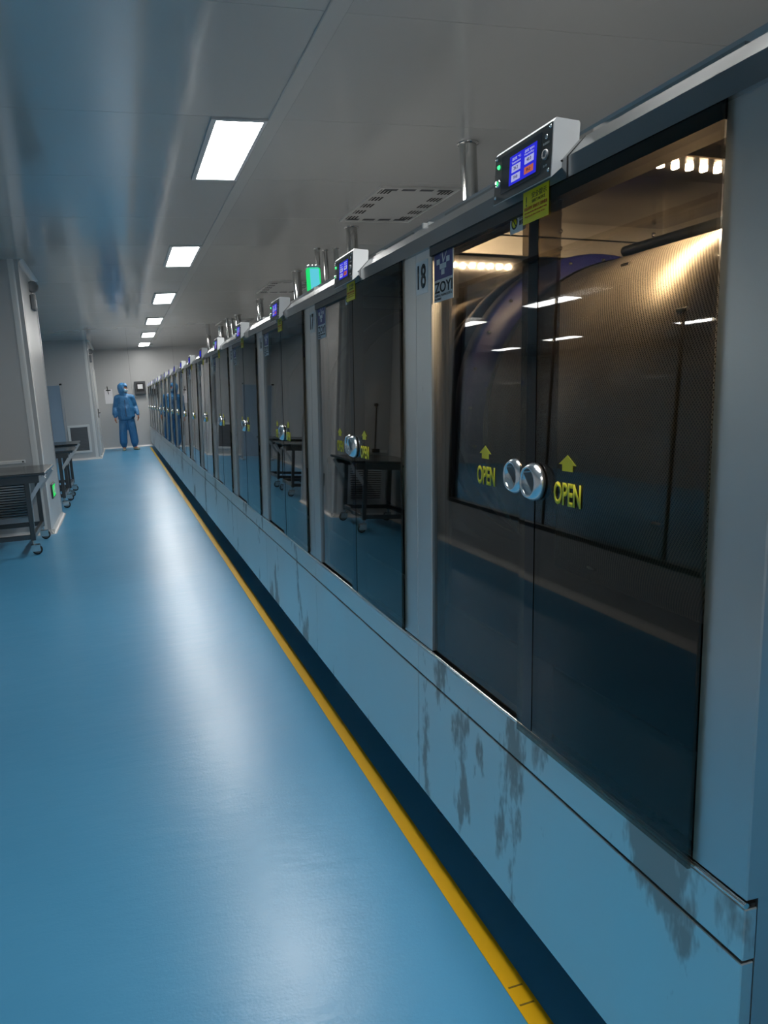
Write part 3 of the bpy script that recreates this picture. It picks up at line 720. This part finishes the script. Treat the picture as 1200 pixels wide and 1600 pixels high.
# ------------------------------------------------------------------ carts
def cart(x0, x1, y0, y1, top, lab, ov=0.14):
    cx, cy = (x0+x1)/2, (y0+y1)/2; hx, hy = (x1-x0)/2, (y1-y0)/2
    c = thing('trolley_cart', (cx, cy, 0), lab, 'cart', 'steel carts along the left wall')
    MB().cham(-hx-0.01, hx+ov, -hy-0.06, hy+0.06, top-0.022, top, 0.004).build('table_top', M['cart_top'], c)
    ap = MB().box(-hx, hx+ov*0.6, -hy-0.02, -hy+0.01, top-0.085, top-0.022); ap.box(-hx, hx+ov*0.6, hy-0.01, hy+0.02, top-0.085, top-0.022)
    ap.box(hx-0.01, hx+0.02, -hy+0.01, hy-0.01, top-0.085, top-0.022); ap.box(-hx-0.005, -hx+0.02, -hy+0.01, hy-0.01, top-0.085, top-0.022)
    ap.build('apron', M['cart'], c)
    for sx in (-1, 1):
        for sy in (-1, 1):
            lx, ly = sx*(hx-0.018), sy*(hy-0.018)
            MB().cham(lx-0.019, lx+0.019, ly-0.019, ly+0.019, 0.125, top-0.03, 0.003).build('leg', M['cart'], c)
            k = MB().tube((lx, ly, 0.088), (lx, ly, 0.125), 0.012, 10).box(lx-0.026, lx+0.046, ly-0.02, ly-0.017, 0.03, 0.09).box(lx-0.026, lx+0.046, ly+0.017, ly+0.02, 0.03, 0.09).box(lx-0.026, lx+0.046, ly-0.02, ly+0.02, 0.085, 0.09)
            ca = k.build('caster', M['rod'], c)
            MB().lathe((lx+0.02, ly-0.014, 0.042), (0, 1, 0), [(0.03, 0), (0.041, 0.003), (0.042, 0.014), (0.041, 0.025), (0.03, 0.028)], 24).build('wheel_tyre', M['rubber'], ca)
            MB().lathe((lx+0.02, ly-0.015, 0.042), (0, 1, 0), [(0, 0), (0.028, 0.001), (0.031, 0.006), (0.031, 0.024), (0.028, 0.029), (0, 0.03)], 20).build('wheel_hub', M['grey_plastic'], ca)
    for z0 in (0.135,):
        for sy in (-1, 1): MB().cham(-hx, hx, sy*(hy-0.018)-0.016, sy*(hy-0.018)+0.016, z0, z0+0.04, 0.002).build('bottom_rail', M['cart'], c)
        for sx in (-1, 1): MB().cham(sx*(hx-0.018)-0.016, sx*(hx-0.018)+0.016, -hy, hy, z0, z0+0.04, 0.002).build('bottom_rail', M['cart'], c)
    for sy in (-1, 1):
        y = sy*(hy-0.018)
        MB().add([(hx-0.02, y-0.008, top-0.22), (hx+ov*0.8, y-0.008, top-0.03), (hx+ov*0.8, y+0.008, top-0.03), (hx-0.02, y+0.008, top-0.22),
                  (hx+0.005, y-0.008, top-0.24), (hx+ov*0.8+0.025, y-0.008, top-0.05), (hx+ov*0.8+0.025, y+0.008, top-0.05), (hx+0.005, y+0.008, top-0.24)],
                 [(0,3,2,1),(4,5,6,7),(0,1,5,4),(1,2,6,5),(2,3,7,6),(3,0,4,7)]).build('brace', M['alu'], c)
    return c
cart(-1.36, -0.80, 7.25, 8.10, 0.70, 'nearest dark steel cart on castors in front of the louvred grille')
cart(-1.36, -0.745, 10.35, 11.15, 0.70, 'middle steel cart on castors, just behind the bay with the exit sign')
cart(-1.36, -0.745, 11.55, 12.35, 0.72, 'farthest steel cart on castors, partly hidden behind the middle cart')

# ------------------------------------------------------------------ far wall fittings
mo = thing('wall_monitor', (0.56, YF, 1.575), 'dark wall-mounted monitor box with a pale screen on the far wall', 'monitor')
MB().cham(-0.14, 0.14, -0.16, 0, -0.17, 0.17, 0.006).build('case', M['monitor_grey'], mo)
MB().cham(-0.10, 0.10, -0.165, -0.16, -0.10, 0.12, 0.002).build('bezel', M['black'], mo)
B(-0.065, 0.065, -0.167, -0.165, -0.03, 0.09).build('screen', M['paper'], mo)
cl = thing('clipboard', (-0.26, YF, 1.42), 'white clipboard hanging on the far wall behind the person', 'clipboard')
MB().cham(-0.10, 0.10, -0.008, 0, -0.22, 0.16, 0.002).build('sheet', M['paper'], cl)
MB().cham(-0.06, 0.06, -0.02, -0.008, 0.12, 0.15, 0.003).build('clip', M['rubber'], cl)
MB().tube((0, -0.012, 0.03), (-0.02, -0.012, 0.24), 0.008, 8).build('pen', M['rubber'], cl)

# ------------------------------------------------------------------ person
def blob(name, caps, mat, parent, voxel=0.012, smooth=6, cut=None):
    """tapered limbs (p0, r0, p1, r1[, flatten]) merged into one continuous surface"""
    bm = bmesh.new()
    for cpt in caps:
        p0, r0, p1, r1 = cpt[:4]; fl_ = cpt[4] if len(cpt) > 4 else (1, 1, 1)
        tmp = bmesh.new()
        for p_, r_ in ((p0, r0), (p1, r1)):
            res = bmesh.ops.create_icosphere(tmp, subdivisions=2, radius=r_)
            for v in res['verts']: v.co = Vector((v.co.x*fl_[0], v.co.y*fl_[1], v.co.z*fl_[2]))+Vector(p_)
        h_ = bmesh.ops.convex_hull(tmp, input=tmp.verts[:])
        junk = [g for g in h_['geom_interior'] if isinstance(g, bmesh.types.BMVert)]
        bmesh.ops.delete(tmp, geom=junk, context='VERTS')
        mp = {}
        for f in tmp.faces:
            vs = []
            for v in f.verts:
                if v not in mp: mp[v] = bm.verts.new(v.co)
                vs.append(mp[v])
            try: bm.faces.new(vs)
            except ValueError: pass
        tmp.free()
    bmesh.ops.recalc_face_normals(bm, faces=bm.faces[:])
    me = bpy.data.meshes.new(name); bm.to_mesh(me); bm.free()
    o = bpy.data.objects.new(name, me); COL.objects.link(o)
    md = o.modifiers.new('r', 'REMESH'); md.mode = 'VOXEL'; md.voxel_size = voxel
    if smooth:
        sm_ = o.modifiers.new('s', 'SMOOTH'); sm_.iterations = smooth; sm_.factor = 0.5
    bpy.context.view_layer.update()
    me2 = bpy.data.meshes.new_from_object(o.evaluated_get(bpy.context.evaluated_depsgraph_get()))
    bpy.data.objects.remove(o); bpy.data.meshes.remove(me)
    if cut:
        b2 = bmesh.new(); b2.from_mesh(me2)
        bmesh.ops.delete(b2, geom=[f for f in b2.faces if cut(f.calc_center_median())], context='FACES')
        b2.to_mesh(me2); b2.free()
    me2.materials.clear(); me2.materials.append(mat)
    me2.polygons.foreach_set('use_smooth', [True]*len(me2.polygons))
    me2.name = name
    return link(name, me2, parent)

def cloth(name, col):
    m, t, b = newmat(name); b.inputs['Base Color'].default_value = col; b.inputs['Roughness'].default_value = 0.5
    n_ = noise_chain(t, 9, 3, (1, 1, 0.6)); bp_ = nd(t, 'ShaderNodeBump'); bp_.inputs['Strength'].default_value = 0.9; bp_.inputs['Distance'].default_value = 0.05
    t.links.new(n_.outputs['Fac'], bp_.inputs['Height']); t.links.new(bp_.outputs[0], b.inputs['Normal']); return m
M['coverall'] = cloth('blue_coverall', lin(48, 110, 158))
M['skin'] = pbr('skin', lin(178, 118, 92), 0.5)
M['mask'] = pbr('mask', lin(150, 185, 205), 0.7)
M['shoe'] = pbr('shoe', lin(165, 165, 140), 0.6)
M['eye'] = pbr('eye', (0.02, 0.015, 0.012, 1), 0.3)

pe = thing('person', (0.12, 21.35, 0), 'person in a blue hooded cleanroom coverall and mask standing near the far wall', 'person')
hd = Vector((0.0, -0.01, 1.555))          # head centre; the face turns towards the dryers
fd = Vector((0.80, -0.60, 0)).normalized(); sd = Vector((fd.y, -fd.x, 0))
def H(f, s, z): return tuple(hd+fd*f+sd*s+Vector((0, 0, z)))
def arm(sx, sh, el, wr):
    return [(sh, 0.06, el, 0.048), (el, 0.045, wr, 0.032)]
Rsh, Rel, Rwr = (-0.175, 0.0, 1.335), (-0.245, 0.03, 1.08), (-0.265, -0.06, 0.87)
Lsh, Lel, Lwr = (0.175, 0.0, 1.335), (0.235, 0.05, 1.09), (0.285, -0.08, 0.90)
def hand(wr, sgn):
    w_ = Vector(wr); caps = [(tuple(w_), 0.028, tuple(w_+Vector((0.004*sgn, -0.015, -0.085))), 0.034, (0.6, 1, 1))]
    base = w_+Vector((0.004*sgn, -0.015, -0.09))
    for i, (dy, ln) in enumerate(((-0.030, 0.062), (-0.010, 0.072), (0.010, 0.066), (0.028, 0.050))):
        k0 = base+Vector((0, dy, 0)); k1 = k0+Vector((-0.008*sgn, -0.004, -ln*0.55)); k2 = k1+Vector((-0.020*sgn, -0.006, -ln*0.45))
        caps += [(tuple(k0), 0.010, tuple(k1), 0.009), (tuple(k1), 0.009, tuple(k2), 0.008)]
    t0 = w_+Vector((0, -0.035, -0.04)); t1 = t0+Vector((-0.006*sgn, -0.026, -0.035)); t2 = t1+Vector((-0.010*sgn, -0.006, -0.03))
    return caps+[(tuple(t0), 0.013, tuple(t1), 0.011), (tuple(t1), 0.010, tuple(t2), 0.009)]
body = [((0, 0, 1.0), 0.13, (0, 0, 1.30), 0.14, (1.1, 0.75, 1)), ((-0.13, 0, 1.36), 0.07, (0.13, 0, 1.36), 0.07),
        ((0, 0, 1.38), 0.055, (0, -0.01, 1.48), 0.055), (H(-0.02, 0, 0.02), 0.088, H(0.02, 0, -0.03), 0.078),
        (H(0.03, 0, -0.05), 0.05, H(0.055, 0, -0.075), 0.035), (H(0.085, 0, 0.005), 0.010, H(0.105, 0, -0.022), 0.013),
        ((-0.09, 0, 0.95), 0.10, (0.09, 0, 0.95), 0.10),
        ((-0.10, 0, 0.92), 0.085, (-0.115, -0.02, 0.50), 0.058), ((-0.115, -0.02, 0.50), 0.055, (-0.125, 0.02, 0.10), 0.04),
        ((0.10, 0, 0.92), 0.085, (0.12, -0.01, 0.50), 0.058), ((0.12, -0.01, 0.50), 0.055, (0.13, 0.02, 0.10), 0.04),
        ((-0.125, 0.02, 0.06), 0.035, (-0.14, -0.12, 0.045), 0.03), ((0.13, 0.02, 0.06), 0.035, (0.19, -0.10, 0.045), 0.03)]
body += arm(-1, Rsh, Rel, Rwr)+arm(1, Lsh, Lel, Lwr)+hand(Rwr, -1)+hand(Lwr, 1)
body += [(H(-0.0, 0.088, -0.01), 0.016, H(-0.005, 0.088, -0.04), 0.012, (1, 0.7, 1)), (H(-0.0, -0.088, -0.01), 0.016, H(-0.005, -0.088, -0.04), 0.012, (1, 0.7, 1))]
bo = blob('body', body, M['skin'], pe, 0.006, 2)
for s_ in (-0.032, 0.032):
    MB().lathe(H(0.083, s_, 0.012), tuple(fd), [(0, 0.008), (0.008, 0.005), (0.011, 0)], 12).build('eye', M['eye'], pe)
jacket = [((0, 0, 1.02), 0.20, (0, 0, 1.26), 0.165, (1.08, 0.80, 1)), ((-0.13, 0, 1.345), 0.085, (0.13, 0, 1.345), 0.085),
          ((0, 0, 0.88), 0.195, (0, 0, 1.08), 0.195, (1.12, 0.85, 0.6)), ((0, 0, 1.38), 0.09, (0, -0.01, 1.44), 0.075),
          ((-0.01, -0.01, 0.80), 0.182, (0.01, 0, 0.86), 0.20, (1.12, 0.85, 0.30)),
          (Rsh, 0.082, Rel, 0.072), (Rel, 0.075, (-0.262, -0.03, 0.95), 0.072), ((-0.262, -0.03, 0.95), 0.060, Rwr, 0.042),
          (Lsh, 0.080, Lel, 0.070), (Lel, 0.070, (0.265, -0.03, 0.97), 0.064), ((0.265, -0.03, 0.97), 0.056, Lwr, 0.040)]
jk = blob('jacket', jacket, M['coverall'], pe, 0.012, 4)
B(-0.006, 0.006, -0.172, -0.16, 0.86, 1.28).build('zip', M['eye'], jk)
tr = [((-0.06, 0, 0.78), 0.115, (0.06, 0, 0.78), 0.115, (1, 0.95, 1)), ((-0.085, 0, 0.76), 0.115, (-0.115, -0.02, 0.48), 0.105), ((-0.115, -0.02, 0.48), 0.105, (-0.13, 0.0, 0.22), 0.10),
      ((-0.13, 0.0, 0.22), 0.10, (-0.125, 0.02, 0.11), 0.06), ((0.085, 0, 0.76), 0.115, (0.12, -0.01, 0.48), 0.105), ((0.12, -0.01, 0.48), 0.105, (0.14, 0.0, 0.22), 0.10), ((0.14, 0.0, 0.22), 0.10, (0.13, 0.02, 0.11), 0.06)]
blob('trousers', tr, M['coverall'], pe, 0.012, 4)
hood = [(H(-0.035, 0, 0.03), 0.125, H(-0.02, 0, -0.02), 0.122, (1, 1, 1.05)), (H(-0.03, 0, -0.06), 0.11, H(-0.01, 0, -0.13), 0.085), (H(0.03, 0.0, 0.075), 0.075, H(0.065, 0, 0.07), 0.05)]
def face_cut(c):
    v = c-hd; f = v.dot(fd); s_ = v.dot(sd)
    return f > 0.035 and abs(s_) < 0.068 and -0.10 < v.z < 0.055
blob('hood', hood, M['coverall'], pe, 0.008, 4, face_cut)
mk = [(H(0.058, 0.028, -0.04), 0.045, H(0.058, -0.028, -0.04), 0.045, (1, 1, 1.1)), (H(0.09, 0, -0.03), 0.02, H(0.085, 0, -0.065), 0.022)]
blob('face_mask', mk, M['mask'], pe, 0.006, 3)
for p0, p1 in (((-0.125, 0.035, 0.035), (-0.14, -0.15, 0.03)), ((0.13, 0.035, 0.035), (0.21, -0.13, 0.03))):
    s_ = blob('shoe', [(p0, 0.046, p1, 0.040, (1, 1, 0.85)), ((p0[0], p0[1], 0.07), 0.045, (p0[0], p0[1]-0.02, 0.08), 0.045)], M['shoe'], pe, 0.008, 2, None)
    for v in s_.data.vertices: v.co.z = max(v.co.z, 0.0)
